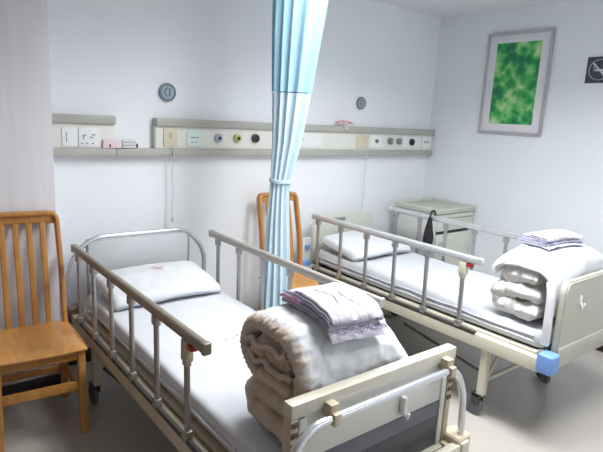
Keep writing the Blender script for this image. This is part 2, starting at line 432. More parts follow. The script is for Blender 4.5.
def grid_pad(name, x0, x1, y0, y1, base, thick, edge, top_fn, m, parent=None, nx=44, ny=60, wr=.004, seed=1, corner=.06):
    """soft pad: closed slab with rounded plan corners and rounded edges; top_fn(x,y,u,v) adds height"""
    bm = bmesh.new(); top = []; bot = []
    cx, cy, hx, hy = (x0+x1)/2, (y0+y1)/2, (x1-x0)/2, (y1-y0)/2
    for i in range(nx+1):
        a, b = [], []
        u = -math.cos(PI*i/nx) if i not in (0, nx) else (-1 if i == 0 else 1)
        u = .65*u + .35*(2*i/nx-1)
        for j in range(ny+1):
            v = .65*(-math.cos(PI*j/ny)) + .35*(2*j/ny-1)
            dx, dy = u*hx, v*hy
            # rounded plan corner: squeeze
            ex, ey = hx-corner, hy-corner
            px, py = abs(dx)-ex, abs(dy)-ey
            if px > 0 and py > 0:
                l = max(px, py); q = math.hypot(px, py)
                k = l/q; px *= k; py *= k
                dx = math.copysign(ex+px, dx); dy = math.copysign(ey+py, dy)
            d = min(hx-abs(u*hx), hy-abs(v*hy))
            k = 1 if d >= edge else math.sqrt(max(0, 1-((edge-d)/edge)**2))
            x, y = cx+dx, cy+dy
            n = fbm((x, y, 0), 6, seed)*wr + fbm((x, y*.6, 3), 18, seed)*wr*.4
            zt = base + thick/2 + thick/2*k + top_fn(x, y, u, v) + n*k
            zb = base + thick/2 - thick/2*k + top_fn(x, y, u, v)*(0.98)
            a.append(bm.verts.new((x, y, zt))); b.append(bm.verts.new((x, y, zb)))
        top.append(a); bot.append(b)
    for i in range(nx):
        for j in range(ny):
            bm.faces.new((top[i][j], top[i+1][j], top[i+1][j+1], top[i][j+1]))
            bm.faces.new((bot[i][j], bot[i][j+1], bot[i+1][j+1], bot[i+1][j]))
    bmesh.ops.remove_doubles(bm, verts=bm.verts, dist=2e-4)
    bmesh.ops.recalc_face_normals(bm, faces=bm.faces)
    mb = MB(); mb.bm.free(); mb.bm = bm
    return mb

def band(path, t, x0, x1, nx=40, seed=1, wr=.006, ends_r=None, skew=None, xf=None, mi_fn=None, t_fn=None, fine=1.0, res=.014):
    """padded cloth band: thickness t follows path in (y,z), extruded in x, puffed edges"""
    P = [Vector((0, a, b)) for a, b in path]
    # resample
    seg = [0]
    for a, b in zip(P, P[1:]): seg.append(seg[-1] + (b-a).length)
    N = max(24, int(seg[-1]/res)); R = []
    k = 0
    for i in range(N+1):
        s = seg[-1]*i/N
        while k < len(seg)-2 and seg[k+1] < s: k += 1
        f = (s-seg[k])/max(1e-9, seg[k+1]-seg[k]); R.append(P[k].lerp(P[k+1], f))
    for _ in range(2):
        R = [R[0]] + [(R[i-1]+R[i]*2+R[i+1])/4 for i in range(1, N)] + [R[-1]]
    er = ends_r or t/2
    bm = bmesh.new(); rings = []
    for ix in range(nx+1):
        u = ix/nx; u = .6*(.5-.5*math.cos(PI*u)) + .4*u
        x = x0 + (x1-x0)*u
        d = min(x-x0, x1-x)
        kx = 1 if d >= er else math.sqrt(max(.0, 1-((er-d)/er)**2))
        kx = max(kx, .04)
        up, dn = [], []
        for i, p in enumerate(R):
            tv = (R[min(i+1, N)]-R[max(i-1, 0)]).normalized(); nv = Vector((0, -tv.z, tv.y))
            de = min(i, N-i)*seg[-1]/N
            ke = 1 if de >= t/2 else math.sqrt(max(.0, 1-((t/2-de)/(t/2))**2)); ke = max(ke, .05)
            tt = t*(t_fn(i/N) if t_fn else 1)
            hh = tt/2*kx*ke
            q = Vector((x, p.y, p.z))
            n1 = (fbm(q + nv*.05, 9*fine, seed)*wr + fbm(q+nv*.05, 30*fine, seed+3)*wr*.45)
            n2 = (fbm(q - nv*.05, 9*fine, seed+1)*wr + fbm(q-nv*.05, 30*fine, seed+4)*wr*.45)
            a = q + nv*(hh+n1*kx); b = q - nv*(hh+n2*kx)
            jx = fbm(Vector((0, p.y, p.z))*1.0, 16*fine, seed+9)*wr*1.3*(1-kx)
            for w in (a, b):
                w.x += jx
                if xf: 
                    c = xf(w); w.x, w.y, w.z = c
            up.append(bm.verts.new(a)); dn.append(bm.verts.new(b))
        rings.append(up + dn[::-1])
    m = len(rings[0])
    for r, (A, B) in enumerate(zip(rings, rings[1:])):
        for j in range(m):
            f = bm.faces.new((A[j], A[(j+1) % m], B[(j+1) % m], B[j]))
            if mi_fn: f.material_index = mi_fn(f.calc_center_median())
    for ring in (rings[0], rings[-1]):
        n = m//2
        for j in range(n-1):
            f = bm.faces.new((ring[j], ring[j+1], ring[m-2-j], ring[m-1-j]))
            if mi_fn: f.material_index = mi_fn(f.calc_center_median())
    bmesh.ops.recalc_face_normals(bm, faces=bm.faces)
    mb = MB(); mb.bm.free(); mb.bm = bm
    return mb

def arc(cy, cz, r, a0, a1, n=9, sy=1.0):
    return [(cy + sy*r*math.cos(math.radians(a0+(a1-a0)*i/n)), cz + r*math.sin(math.radians(a0+(a1-a0)*i/n))) for i in range(n+1)]

# ---- mattresses (sheeted)
ZM_A, ZM_B = .428, .474
def mattress(name, label, x0, x1, y0, y1, zb, seed):
    def top(x, y, u, v):
        return .02*math.exp(-((y-(y1+.05))/.35)**2)
    mb = grid_pad(name, x0, x1, y0, y1, zb, .105, .028, top, M['sheet'], nx=36, ny=80, wr=.006, seed=seed, corner=.07)
    o = mb.build(name, M['sheet'], None, 60)
    return tag(o, label, 'mattress', 'white sheeted mattresses')
mA = mattress('mattress', 'white sheeted mattress lying on the nearest bed', .905, 1.675, 1.175, 3.20, ZM_A, 3)
mB = mattress('mattress', 'white sheeted mattress lying on the bed by the right wall', 2.745, 3.515, 1.265, 3.235, ZM_B, 5)
def side_fold(parent, x, y0, y1, z, seed):
    pts = [(x + .004*fbm((0, y0+(y1-y0)*i/40, 0), 5, seed), y0+(y1-y0)*i/40, z + .008*fbm((1, y0+(y1-y0)*i/40, 0), 4, seed)) for i in range(41)]
    return MB().tube(pts, .006, 8)
side_fold(mB, 2.742, 1.33, 3.1, ZM_B+.072, 2).build('sheet_fold', M['sheet'], mB)
side_fold(mB, 2.741, 1.33, 3.15, ZM_B+.042, 3).build('sheet_fold', M['sheet'], mB)
MB().box((2.78, 1.268, ZM_B-.004), (2.86, 1.33, ZM_B+.03), .012).build('mattress_underside', M['teal'], mB)
side_fold(mA, .902, 1.3, 3.1, ZM_A+.05, 4).build('sheet_fold', M['sheet'], mA)
# faint printed mark on the near sheet
def print_marks(parent, name, cx, cy, z, w, h, n, m, seed, zfn=None):
    rnd = random.Random(seed); mb = MB()
    for i in range(n):
        x = cx + w*((i+.5)/n-.5); 
        for k in range(2):
            dx, dy = rnd.uniform(-.3, .3)*w/n, rnd.uniform(-.4, .4)*h
            a = rnd.uniform(0, PI); l = rnd.uniform(.3, .5)*h
            zz = z if zfn is None else zfn(x+dx, cy+dy)
            mb.box((x+dx-l/2, cy+dy-h*.07, zz-.0008), (x+dx+l/2, cy+dy+h*.07, zz+.0012), 0, rot=Matrix.Rotation(a, 4, 'Z'))
    return mb.build(name, m, parent, None)
print_marks(mA, 'printed_mark', 1.36, 2.19, ZM_A+.107, .13, .035, 4, M['pinkpale'], 4)
print_marks(mA, 'printed_mark', 1.43, 2.12, ZM_A+.107, .12, .03, 4, M['pinkpale'], 6)

# ---- pillows
def pillow(label, x0, x1, y0, y1, zb, slope, seed, thick=.10, group='white pillows at the bed heads', mark=True):
    def top(x, y, u, v):
        e = (1-u*u)*(1-v*v)
        return .028*e**.5 + slope*(v+1)/2 - .012*abs(u)**3
    mb = grid_pad('pillow', x0, x1, y0, y1, zb, thick, .035, top, M['white_cloth'], nx=40, ny=34, wr=.009, seed=seed, corner=.035)
    o = mb.build('pillow', M['white_cloth'], None, 60); tag(o, label, 'pillow', group)
    # seam along the open (near) edge
    pts = []
    for i in range(41):
        u = -1 + 2*i/40; x = (x0+x1)/2 + u*(x1-x0)/2*.97
        pts.append((x, y0-.002 + .006*abs(u)**6, zb + thick*.46 - .012*abs(u)**3 + .006*math.sin(u*4)))
    MB().tube(pts, .0055, 8).build('pillow_seam', M['seam'], o)
    return o
pA = pillow('white pillow with a small red print, on the nearest bed', .95, 1.63, 2.79, 3.19, ZM_A+.114, .07, 11, .062)
pB = pillow('plain white pillow on the bed by the right wall', 2.775, 3.45, 2.80, 3.215, ZM_B+.114, .06, 13, .068)
def pz(x, y):
    u = (x-1.29)/.34; v = (y-2.99)/.20
    return ZM_A+.114+.062+.028*math.sqrt(max(0, (1-u*u)*(1-v*v)))+.07*(v+1)/2-.012*abs(u)**3+.006
print_marks(pA, 'printed_mark', 1.325, 3.06, 0, .075, .05, 4, M['pinkprint'], 8, pz)

# ---- quilt on the nearest bed: an S-folded roll, left ends coloured tan as shade
def quilt_A():
    root = thing('quilt', 'folded white quilt with tan-shaded rolled end, on the nearest bed by the footboard', 'quilt', (1.32, 1.35, ZM_A+.115), 0, 'folded quilts at the bed ends')
    z0 = ZM_A + .124
    x0, x1 = .975, 1.60
    shade_x = x0 + .030
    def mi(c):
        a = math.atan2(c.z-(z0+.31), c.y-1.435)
        return 1 if c.x < shade_x + .010*math.sin(a*34) + .007*math.sin(a*13+1) else 0
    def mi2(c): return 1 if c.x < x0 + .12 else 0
    def sag(w):
        u = (w.x-(x0+x1)/2)/((x1-x0)/2)
        dz = -.36*max(0, u-.1)**2*(w.z-z0)/.4*1.0 - .05*max(0, -u-.5)**2*(w.z-z0)/.4
        return (w.x, w.y, w.z + dz)
    def gather(w):
        a = math.atan2(w.z-(z0+.31), w.y-1.435); k = max(0, 1-(w.x-x0)/.075)
        f = .0045*k*math.sin(a*34) + .003*k*math.sin(a*55+2)
        return sag(Vector((w.x, w.y + f*math.cos(a), w.z + f*math.sin(a))))
    loc = root.location
    # lower two layers, one U bend towards the head
    t = .095
    low = [(1.24, z0+t/2), (1.44, z0+t/2)] + arc(1.44, z0+t, t/2, -90, 90, 8, 1.3) + [(1.42, z0+1.5*t), (1.24, z0+1.5*t)]
    a = band(low, t*.98, x0+.01, x1-.01, seed=3, wr=.016, xf=sag, mi_fn=mi2, fine=1.4, res=.008).build('lower_fold', [M['white_cloth'], M['quilt_shade']], root, 70, loc)
    a.location = (0, 0, 0)
    # upper roll: inner curl plus outer wrap over the top and down the foot side
    zc = z0 + 2*t; R = .112
    inner = [(1.25, zc+.118), (1.38, zc+.118), (1.475, zc+.112)]
    b = band(inner, .128, x0+.012, x1-.02, nx=56, seed=5, wr=.020, xf=sag, mi_fn=mi2, fine=1.7, res=.007, ends_r=.05).build('inner_fold', [M['white_cloth'], M['quilt_shade']], root, 80, loc)
    b.location = (0, 0, 0)
    cr = MB()
    for k, (pa, pb) in enumerate((((1.50, zc+.135), (1.27, zc+.150)), ((1.49, zc+.085), (1.24, zc+.075)))):
        cr.tube([sag(Vector((x0+.006+.006*math.sin(i*.8+k), pa[0]+(pb[0]-pa[0])*i/24, pa[1]+(pb[1]-pa[1])*i/24+.009*math.sin(i*.55+k*2)))) for i in range(25)], .011, 8)
    b = cr.build('tucked_edge', M['quilt_shade'], root, 70, loc); b.location = (0, 0, 0)
    tw = .062
    outer = [(1.24, zc+tw/2), (1.40, zc+tw/2-.004)] + arc(1.435, zc+R+.005, R-tw/2+.012, -85, 95, 14, 1.0) + [(1.35, zc+2*R-.012), (1.28, zc+2*R-.018), (1.222, zc+2*R-.075), (1.205, zc+R), (1.202, z0+.10), (1.200, z0+.035)]
    c = band(outer, tw, x0, x1, nx=90, seed=7, wr=.008, xf=gather, mi_fn=mi, ends_r=.045, res=.006).build('outer_wrap', [M['white_cloth'], M['quilt_shade']], root, 70, loc)
    c.location = (0, 0, 0)
    return root
q_A = quilt_A()

def quilt_B():
    root = thing('quilt', 'folded white quilt under a loose cover flap, on the bed by the right wall', 'quilt', (3.12, 1.45, ZM_B+.115), 0, 'folded quilts at the bed ends')
    z0 = ZM_B + .132; loc = root.location
    x0, x1 = 2.755, 3.48
    def sag(w):
        u = (w.x-(x0+x1)/2)/((x1-x0)/2)
        return (w.x, w.y, w.z - .10*max(0, u-.3)**2*(w.z-z0)/.4)
    t = .10
    low = [(1.34, z0+t/2), (1.54, z0+t/2)] + arc(1.53, z0+t, t/2, -90, 90, 8, 1.4) + [(1.50, z0+1.5*t), (1.34, z0+1.5*t)]
    a = band(low, t*.98, x0-.005, x1-.01, seed=13, wr=.020, xf=sag, fine=1.5, res=.009).build('lower_fold', M['quilt_w'], root, 70, loc); a.location = (0, 0, 0)
    up = [(1.36, z0+2*t+.042), (1.48, z0+2*t+.045), (1.585, z0+2*t+.034)]
    b = band(up, .115, x0+.0, x1-.03, seed=15, wr=.022, xf=sag, fine=1.5, res=.009).build('upper_fold', M['quilt_w'], root, 70, loc); b.location = (0, 0, 0)
    flap = [(1.628, z0+.215), (1.622, z0+.265), (1.57, z0+.305), (1.45, z0+.315), (1.34, z0+.305), (1.288, z0+.272), (1.276, z0+.19), (1.272, z0+.05)]
    def sag2(w):
        x, y, z = sag(w)
        u = max(0, (2.80-w.x)/.09)
        v = (w.x-(x0+x1)/2)/((x1-x0)/2)
        return (x, y, z - .015*u*u + .075*max(0, 1-v*v)*min(1, (w.z-z0)/.25))
    c = band(flap, .034, x0-.015, x1+.03, nx=46, seed=17, wr=.009, xf=sag2).build('cover_flap', M['white_cloth'], root, 70, loc); c.location = (0, 0, 0)
    tail = MB().sweep(fillet([(x0-.02, 1.282, z0+.26), (x0-.035, 1.262, z0+.20), (x0-.040, 1.255, z0+.02), (x0-.032, 1.258, z0-.08)], .06, 6), rrect(.035, .04, .012), up=(0, 1, 0))
    d = tail.build('hanging_corner', M['white_cloth'], root, 70, loc); d.location = (0, 0, 0)
    return root
q_B = quilt_B()

# ---- folded pyjamas on the quilts
from mathutils.bvhtree import BVHTree
def surface_of(root):
    vs, ps = [], []
    bpy.context.view_layer.update()
    for ch in root.children:
        b = len(vs); vs += [ch.matrix_world @ v.co for v in ch.data.vertices]; ps += [tuple(b+i for i in p.vertices) for p in ch.data.polygons]
    return BVHTree.FromPolygons(vs, ps)
def pyjamas(label, quilt, cxy, rz, w, d, seed, pipe2):
    tree = surface_of(quilt)
    def ray(x, y):
        h = tree.ray_cast(Vector((x, y, 3)), Vector((0, 0, -1)))[0]
        return h.z if h is not None else None
    c = (cxy[0], cxy[1], ray(*cxy))
    root = thing('folded_pyjamas', label, 'pyjamas', c, rz, 'folded patient pyjamas on the quilts')
    cache = {}
    def hgt(x, y):
        k = (round(x, 2), round(y, 2))
        if k not in cache:
            X = c[0] + k[0]*math.cos(rz) - k[1]*math.sin(rz); Y = c[1] + k[0]*math.sin(rz) + k[1]*math.cos(rz)
            hs = [ray(X+a*.018, Y+b*.018) for a in (-1, 0, 1) for b in (-1, 0, 1)]
            hs = [h for h in hs if h is not None and h > c[2]-.12]
            cache[k] = (max(hs) + .002 if hs else c[2]-.06)
        return cache[k]
    def hs_(x, y):
        v = [hgt(x+a*.03, y+b*.03) for a in (-1, 0, 1) for b in (-1, 0, 1)]
        return max(sum(v)/9, max(v)-.008)
    def slump(w_):
        return (w_.x, w_.y, w_.z + hs_(w_.x, w_.y) - c[2] + .004)
    t = .0115
    tr = [(-d/2, t/2), (d/2-.02, t/2)] + arc(d/2-.02, t, t/2, -90, 90, 6) + [(d/2-.02, 1.5*t), (-d/2+.02, 1.5*t)]
    band(tr, t*.95, -w/2, w/2, nx=28, seed=seed, wr=.003, xf=slump, fine=1.2).build('trousers', M['pyjama'], root, 70)
    o = 2*t
    jk = [(-d/2+.03, o+t/2), (d/2-.03, o+t/2)] + arc(d/2-.03, o+t, t/2, -90, 90, 6) + [(d/2-.03, o+1.5*t), (-d/2+.015, o+1.5*t)] + arc(-d/2+.015, o+2*t, t/2, 270, 90, 6) + [(d/2-.08, o+2.5*t)]
    band(jk, t*.95, -w/2+.012, w/2-.02, nx=28, seed=seed+2, wr=.004, xf=slump, fine=1.2).build('jacket', M['pyjama'], root, 70)
    pp = MB()
    def line(zz, y0, x0, x1):
        pts = []
        for i in range(25):
            x = x0+(x1-x0)*i/24; q = slump(Vector((x, y0+.004*math.sin(i*.9), zz+.0015*math.sin(i*1.7)))); pts.append(q)
        pp.tube(pts, .0022, 6)
    line(2*t, -d/2+.012, -w/2+.01, w/2-.01); line(o+t, -d/2-.002, -w/2+.02, w/2-.02)
    for zz in (t, 2*t, o+t, o+2*t):
        pts = [slump(Vector((-w/2+.002, -d/2+.02+(d-.05)*i/20, zz+.002*math.sin(i)))) for i in range(21)]; pp.tube(pts, .0024, 6)
    pp.build('piping', M['piping'], root)
    cl = MB()
    pts = [slump(Vector((-w*.22+.10*w*math.sin(i*.13), -d*.30+.42*d*i/24, o+3.0*t-.0005))) for i in range(25)]
    cl.tube(pts, .0022, 6)
    pts = [slump(Vector((w*.10-.06*w*math.sin(i*.13), -d*.34+.40*d*i/24, o+3.0*t-.0005))) for i in range(25)]
    cl.tube(pts, .0022, 6)
    cl.build('collar_seam', M['piping'], root)
    if pipe2:
        pk = MB(); pts = [slump(Vector((-w/2-.001, d*.05+d*.4*i/16, o+.5*t))) for i in range(17)]; pk.tube(pts, .006, 6); pk.build('pink_trim', M['piping_pink'], root)
    return root
pyjamas('folded white pyjamas with grey and pink trim, on the quilt of the nearest bed', q_A, (1.235, 1.335), -.06, .26, .33, 21, True)
pyjamas('folded lilac-white pyjamas with grey trim, on the quilt by the right wall', q_B, (3.07, 1.475), -.25, .30, .25, 31, False)

# ------------------------------------------------------------------ chairs
def make_chair(label, loc, rz):
    root = thing('wooden_chair', label, 'chair', loc, rz, 'slat-back wooden chairs')
    W, D, SH = .44, .42, .50
    hw = W/2
    # seat: slightly dished slab with rounded front
    bm = bmesh.new(); n = 18; top, bot = [], []
    for i in range(n+1):
        a, b = [], []
        for j in range(n+1):
            u, v = 2*i/n-1, 2*j/n-1
            wx = hw*(1.0 if v < 0 else 1-.07*v)
            x, y = u*wx, v*D/2 - (.012*(1-u*u) if v < -.9 else 0)
            e = min(1-abs(u), 1-abs(v)); k = 1 if e > .08 else math.sqrt(max(0, 1-((.08-e)/.08)**2))
            z = SH - .022 + .022*k - .009*math.exp(-(u*u+v*v)*1.6)
            a.append(bm.verts.new((x, y, z))); b.append(bm.verts.new((x, y, SH-.03-.006*k)))
        top.append(a); bot.append(b)
    for i in range(n):
        for j in range(n):
            bm.faces.new((top[i][j], top[i+1][j], top[i+1][j+1], top[i][j+1])); bm.faces.new((bot[i][j], bot[i][j+1], bot[i+1][j+1], bot[i+1][j]))
    rim_t = [top[i][0] for i in range(n)] + [top[n][j] for j in range(n)] + [top[i][n] for i in range(n, 0, -1)] + [top[0][j] for j in range(n, 0, -1)]
    rim_b = [bot[i][0] for i in range(n)] + [bot[n][j] for j in range(n)] + [bot[i][n] for i in range(n, 0, -1)] + [bot[0][j] for j in range(n, 0, -1)]
    for i in range(len(rim_t)):
        k = (i+1) % len(rim_t); bm.faces.new((rim_t[i], rim_b[i], rim_b[k], rim_t[k]))
    bmesh.ops.recalc_face_normals(bm, faces=bm.faces)
    mb = MB(); mb.bm.free(); mb.bm = bm; mb.build('seat', M['wood_seat'], root, 40)
    ap = MB()
    ap.box((-hw+.03, -D/2+.022, SH-.085), (hw-.03, -D/2+.042, SH-.036), .003); ap.box((-hw+.045, D/2-.055, SH-.085), (hw-.045, D/2-.035, SH-.036), .003)
    for s in (-1, 1): ap.box((s*(hw-.032)-.01, -D/2+.04, SH-.085), (s*(hw-.032)+.01, D/2-.04, SH-.036), .003)
    ap.build('apron', M['wood'], root)
    H = 1.105
    for s in (-1, 1):
        MB().sweep([(s*(hw-.028), -D/2+.032, SH-.036), (s*(hw-.026), -D/2+.030, .25), (s*(hw-.022), -D/2+.026, 0)], rrect(.038, .038, .008), up=(0, 1, 0)).build('front_leg', M['wood'], root)
        MB().sweep([(s*(hw-.045), D/2+.03, 0), (s*(hw-.045), D/2-.012, .28), (s*(hw-.043), D/2-.022, SH-.036)], rrect(.036, .036, .008), up=(0, 1, 0)).build('rear_leg', M['wood'], root)
        MB().box((s*(hw-.034)-.009, -D/2+.05, .185), (s*(hw-.034)+.009, D/2-.02, .222), .004).build('side_stretcher', M['wood'], root)
    MB().box((-hw+.045, -D/2+.02, .245), (hw-.045, -D/2+.038, .295), .004).build('front_stretcher', M['wood'], root)
    MB().box((-hw+.055, D/2-.02, .185), (hw-.055, D/2-.002, .222), .004).build('rear_stretcher', M['wood'], root)
    # back: bent frame (posts + top rail), slats
    yb, yt = D/2-.025, D/2+.085
    def back_y(z): 
        f = (z-SH)/(H-SH); return yb + (yt-yb)*f - .015*math.sin(PI*f)
    pts = fillet([(-hw+.038, back_y(SH-.01), SH-.01), (-hw+.040, back_y(.8), .8), (-hw+.045, yt, H), (hw-.045, yt, H), (hw-.040, back_y(.8), .8), (hw-.038, back_y(SH-.01), SH-.01)], .045, 6)
    MB().sweep(pts, rrect(.026, .052, .010), up=(0, 1, 0)).build('back_frame', M['wood'], root)
    MB().sweep([(-hw+.05, yt-.002, H-.026), (0, yt+.008, H-.022), (hw-.05, yt-.002, H-.026)], rrect(.026, .070, .010)).build('crest_rail', M['wood'], root)
    for i in range(4):
        x = (i-1.5)*.067
        sp = [(x, back_y(SH+(H-SH-.05)*k/8) + .004, SH-.008+(H-SH-.045)*k/8) for k in range(9)]
        MB().sweep(sp, rrect(.012, .030, .005), up=(1, 0, 0)).build('back_slat', M['wood'], root)
    return root
make_chair('varnished wooden slat-back chair standing at the left edge, beside the nearest bed', (.560, 2.885, ZF), -.075)
make_chair('varnished wooden chair half hidden behind the blue curtain, between the beds', (2.43, 3.06, ZF), .0)

# ------------------------------------------------------------------ curtain
def curtain():
    cx, cy = 1.975, 2.62
    root = thing('privacy_curtain', 'pale blue privacy curtain gathered and hanging between the two beds', 'curtain', (cx, cy, ZF))
    ctrl = [(.30, -.042, .108), (.45, -.042, .098), (.75, -.046, .084), (1.0, -.050, .072), (1.18, -.050, .062), (1.25, -.046, .062), (1.5, -.016, .090), (1.78, .002, .116), (2.1, .018, .142), (2.4, .036, .165), (2.66, .05, .185)]
    def prof(z):
        for (z0, c0, r0), (z1, c1, r1) in zip(ctrl, ctrl[1:]):
            if z <= z1:
                f = (z-z0)/(z1-z0); return c0+(c1-c0)*f, r0+(r1-r0)*f
        return ctrl[-1][1:]
    NF = 12; n = 320
    ph = [random.uniform(0, 6.28) for _ in range(8)]
    def make(z0, z1, steps, name, m, seed, grow=0):
        bm = bmesh.new(); rings = []
        for k in range(steps+1):
            z = z0+(z1-z0)*k/steps; c, r = prof(z); r += grow
            ring = []
            for i in range(n):
                a = 2*PI*i/n
                s = a*NF + .8*math.sin(z*1.3+a*2+ph[0]) + .5*math.sin(3*a+ph[1])
                w = (.11*math.sin(s) + (.03*math.sin(2*s+ph[2]+z*.7)) + .012*math.sin(a*29+ph[3]+z) + .06*math.sin(a*3+ph[4]+z*.9))
                rr = r*(.92 + w)
                # flattened across the view, the loose leaf reaching towards the right
                x, y = rr*math.cos(a), rr*math.sin(a)*.8
                ring.append(bm.verts.new((c + x*.84 + y*.3, -x*.45 + y*.8 - c*.4, z-ZF)))
            rings.append(ring)
        for A, B in zip(rings, rings[1:]):
            for i in range(n): bm.faces.new((A[i], A[(i+1) % n], B[(i+1) % n], B[i]))
        bm.faces.new(rings[0][::-1]); bm.faces.new(rings[-1])
        bmesh.ops.recalc_face_normals(bm, faces=bm.faces)
        mb = MB(); mb.bm.free(); mb.bm = bm
        return mb.build(name, m, root, 80)
    make(.30, 1.79, 60, 'drape', M['curtain'], 1)
    make(1.795, 2.62, 40, 'net_top', M['curtain_hi'], 1, .003)
    tz = 1.265
    c0, r0 = prof(tz)
    MB().sweep([(c0 + (r0*1.10*math.cos(a))*.84 + r0*.88*math.sin(a)*.3, -r0*1.10*math.cos(a)*.45 + r0*.88*math.sin(a)*.8 - c0*.4, tz - ZF + .006*math.sin(a)) for a in [2*PI*i/40 for i in range(41)]], rrect(.006, .022, .002), cap=False).build('tie_band', M['curtain'], root)
    MB().box((-.10, -.10, 2.62-ZF), (.19, .12, 2.645-ZF), .004).build('curtain_runner', M['plate'], root)
curtain()
tr = MB().sweep([(2.02, YB-.02, ZC-.0125), (2.02, .6, ZC-.0125)], rrect(.03, .025, .004)); struct('trim_1', tr, M['plate'])

# ------------------------------------------------------------------ service panel on the wall
YF = YB-.055
def panel(label, x0, x1, top0, gap=None):
    root = thing('service_panel', label, 'wall panel', (x0, YB, 1.345), 0, 'bedhead service panels')
    def b(name, lo, hi, m, bev=.004, par=None):
        mb = MB().box(lo, hi, bev); o = mb.build(name, m, par or root, 35, root.location); o.location = (0, 0, 0); return o
    b('face_plate', (top0, YF, 1.395), (x1, YB-.002, 1.545), M['panel_face'])
    b('top_ledge', (top0, YF-.022, 1.545), (x1+.004, YB-.002, 1.598), M['ledge'], .01)
    b('bottom_ledge', (x0, YF-.018, 1.345), (x1+.004, YB-.002, 1.395), M['ledge'], .01)
    return root, b
def outlet(b, name, x0, x1, z0, z1, m, slots=(), ms=None):
    p = b(name, (x0, YF-.008, z0), (x1, YF-.0005, z1), m, .004)
    loc = Vector(p.parent.location)
    for (sx, sz, w, h) in slots:
        mb = MB().box((sx-w/2, YF-.0105, sz-h/2), (sx+w/2, YF-.0075, sz+h/2), .0008)
        o = mb.build('socket_slot', ms or M['slotgrey'], p, 35, loc); o.location = (0, 0, 0)
    return p
def gas(root, x, z, m, r=.030, inner=None):
    mb = MB().lathe([(0, -.034), (r*.45, -.034), (r*.55, -.028), (r*.95, -.024), (r, -.014), (r, 0)], (x, YF, z), 'Y', 24)
    o = mb.build('gas_outlet', m, root, 40, root.location); o.location = (0, 0, 0)
    mb = MB().lathe([(0, -.038), (r*.36, -.038), (r*.40, -.0335), (r*.40, -.030)], (x, YF, z), 'Y', 16)
    k = mb.build('outlet_core', inner or M['black'], o, 40, root.location); k.location = (0, 0, 0)

pl, b = panel('short cream service panel on the wall left of the papers', XCOL+.002, 1.195, XCOL+.002)
outlet(b, 'socket_plate', .875, .965, 1.405, 1.520, M['plate'], [(.90, 1.46, .004, .06)])
outlet(b, 'socket_plate', .97, 1.10, 1.405, 1.520, M['plate'], [(1.005, 1.475, .02, .007), (1.0, 1.462, .007, .02), (1.06, 1.478, .02, .007), (1.048, 1.462, .02, .006), (.99, 1.425, .012, .006), (1.02, 1.425, .012, .006), (1.055, 1.425, .012, .006)])
pr_, b = panel('long cream service panel with gas outlets, running behind the blue curtain', 1.199, 4.385, 1.468)
outlet(b, 'call_switch', 1.522, 1.622, 1.410, 1.530, M['plate_tan'], [(1.572, 1.485, .022, .035)], M['ledge'])
outlet(b, 'socket_plate', 1.695, 1.798, 1.412, 1.525, M['mint'], [(1.732, 1.475, .016, .006), (1.752, 1.475, .016, .006), (1.772, 1.475, .016, .006), (1.735, 1.442, .018, .006), (1.765, 1.442, .018, .006)])
gas(pr_, 1.94, 1.474, M['bluegrey']); gas(pr_, 2.10, 1.476, M['olive']); gas(pr_, 2.26, 1.478, M['black'], .032)
outlet(b, 'socket_plate', 2.66, 2.93, 1.412, 1.525, M['plate'], [(2.72, 1.478, .014, .02)], M['plate_tan'])
outlet(b, 'call_switch', 3.33, 3.48, 1.412, 1.530, M['plate_tan'], [(3.41, 1.48, .03, .04)], M['cream'])
outlet(b, 'socket_plate', 3.505, 3.665, 1.414, 1.528, M['plate'], [(3.585, 1.476, .05, .02), (3.585, 1.476, .016, .04)])
gas(pr_, 3.765, 1.478, M['slotgrey'], .032, M['bluegrey']); gas(pr_, 3.885, 1.478, M['slotgrey'], .030, M['bluegrey'])
outlet(b, 'socket_plate', 3.94, 4.20, 1.414, 1.528, M['plate'])
gas(pr_, 4.065, 1.474, M['black'], .034)
outlet(b, 'socket_plate', 4.225, 4.36, 1.414, 1.528, M['plate'], [(4.27, 1.476, .03, .02), (4.31, 1.476, .03, .02)], M['ledge'])

def call_cord(label, x, z1):
    pts = [(x + .004*math.sin(i*.5), YF-.016+.002*math.sin(i*.7), 1.40-(1.40-z1)*i/24) for i in range(25)]
    root = thing('call_cord', label, 'cord', (x, YF-.016, 1.40), 0, 'pull cords under the service panel')
    for nm, mb in (('cord', MB().tube([(x, YF-.026, 1.41), (x, YF-.028, 1.34)] + pts[4:], .0035, 8, up=(0, 1, 0))), ('pull_knob', MB().lathe([(0, 0), (.007, -.002), (.009, -.02), (.006, -.036), (0, -.038)], pts[-1], 'Z', 12))):
        o = mb.build(nm, M['cord'], root, 40, root.location); o.location = (0, 0, 0)
call_cord('thin pale pull cord hanging from the panel above the nearest bed', 1.585, .92)
call_cord('thin pale pull cord hanging from the panel above the far bed', 3.455, .80)

def bed_disc(label, x, z, r):
    root = thing('bed_number_disc', label, 'wall disc', (x, YB, z), 0, 'round discs on the back wall')
    MB().lathe([(0, -.012), (r*.80, -.012), (r*.86, -.016), (r*.98, -.014), (r, 0)], (0, 0, 0), 'Y', 40).build('rim_frame', M['disc'], root, 40)
    MB().lathe([(0, -.015), (r*.74, -.015), (r*.76, -.0118)], (0, 0, 0), 'Y', 40).build('face', M['disc_in'], root, 40)
    MB().tube(fillet([(-r*.12, -.016, r*.42), (-r*.40, -.016, 0), (-r*.12, -.016, -r*.42)], r*.3, 6), r*.07, 8, up=(0, 1, 0)).tube([(r*.22, -.016, r*.42), (r*.22, -.016, -r*.42)], r*.07, 8, up=(0, 1, 0)).build('digit', M['disc'], root, 40)
bed_disc('round blue-grey disc on the wall above the nearest bed', 1.573, 1.771, .062)
bed_disc('small round slate disc on the wall above the far bed', 3.405, 1.803, .055)

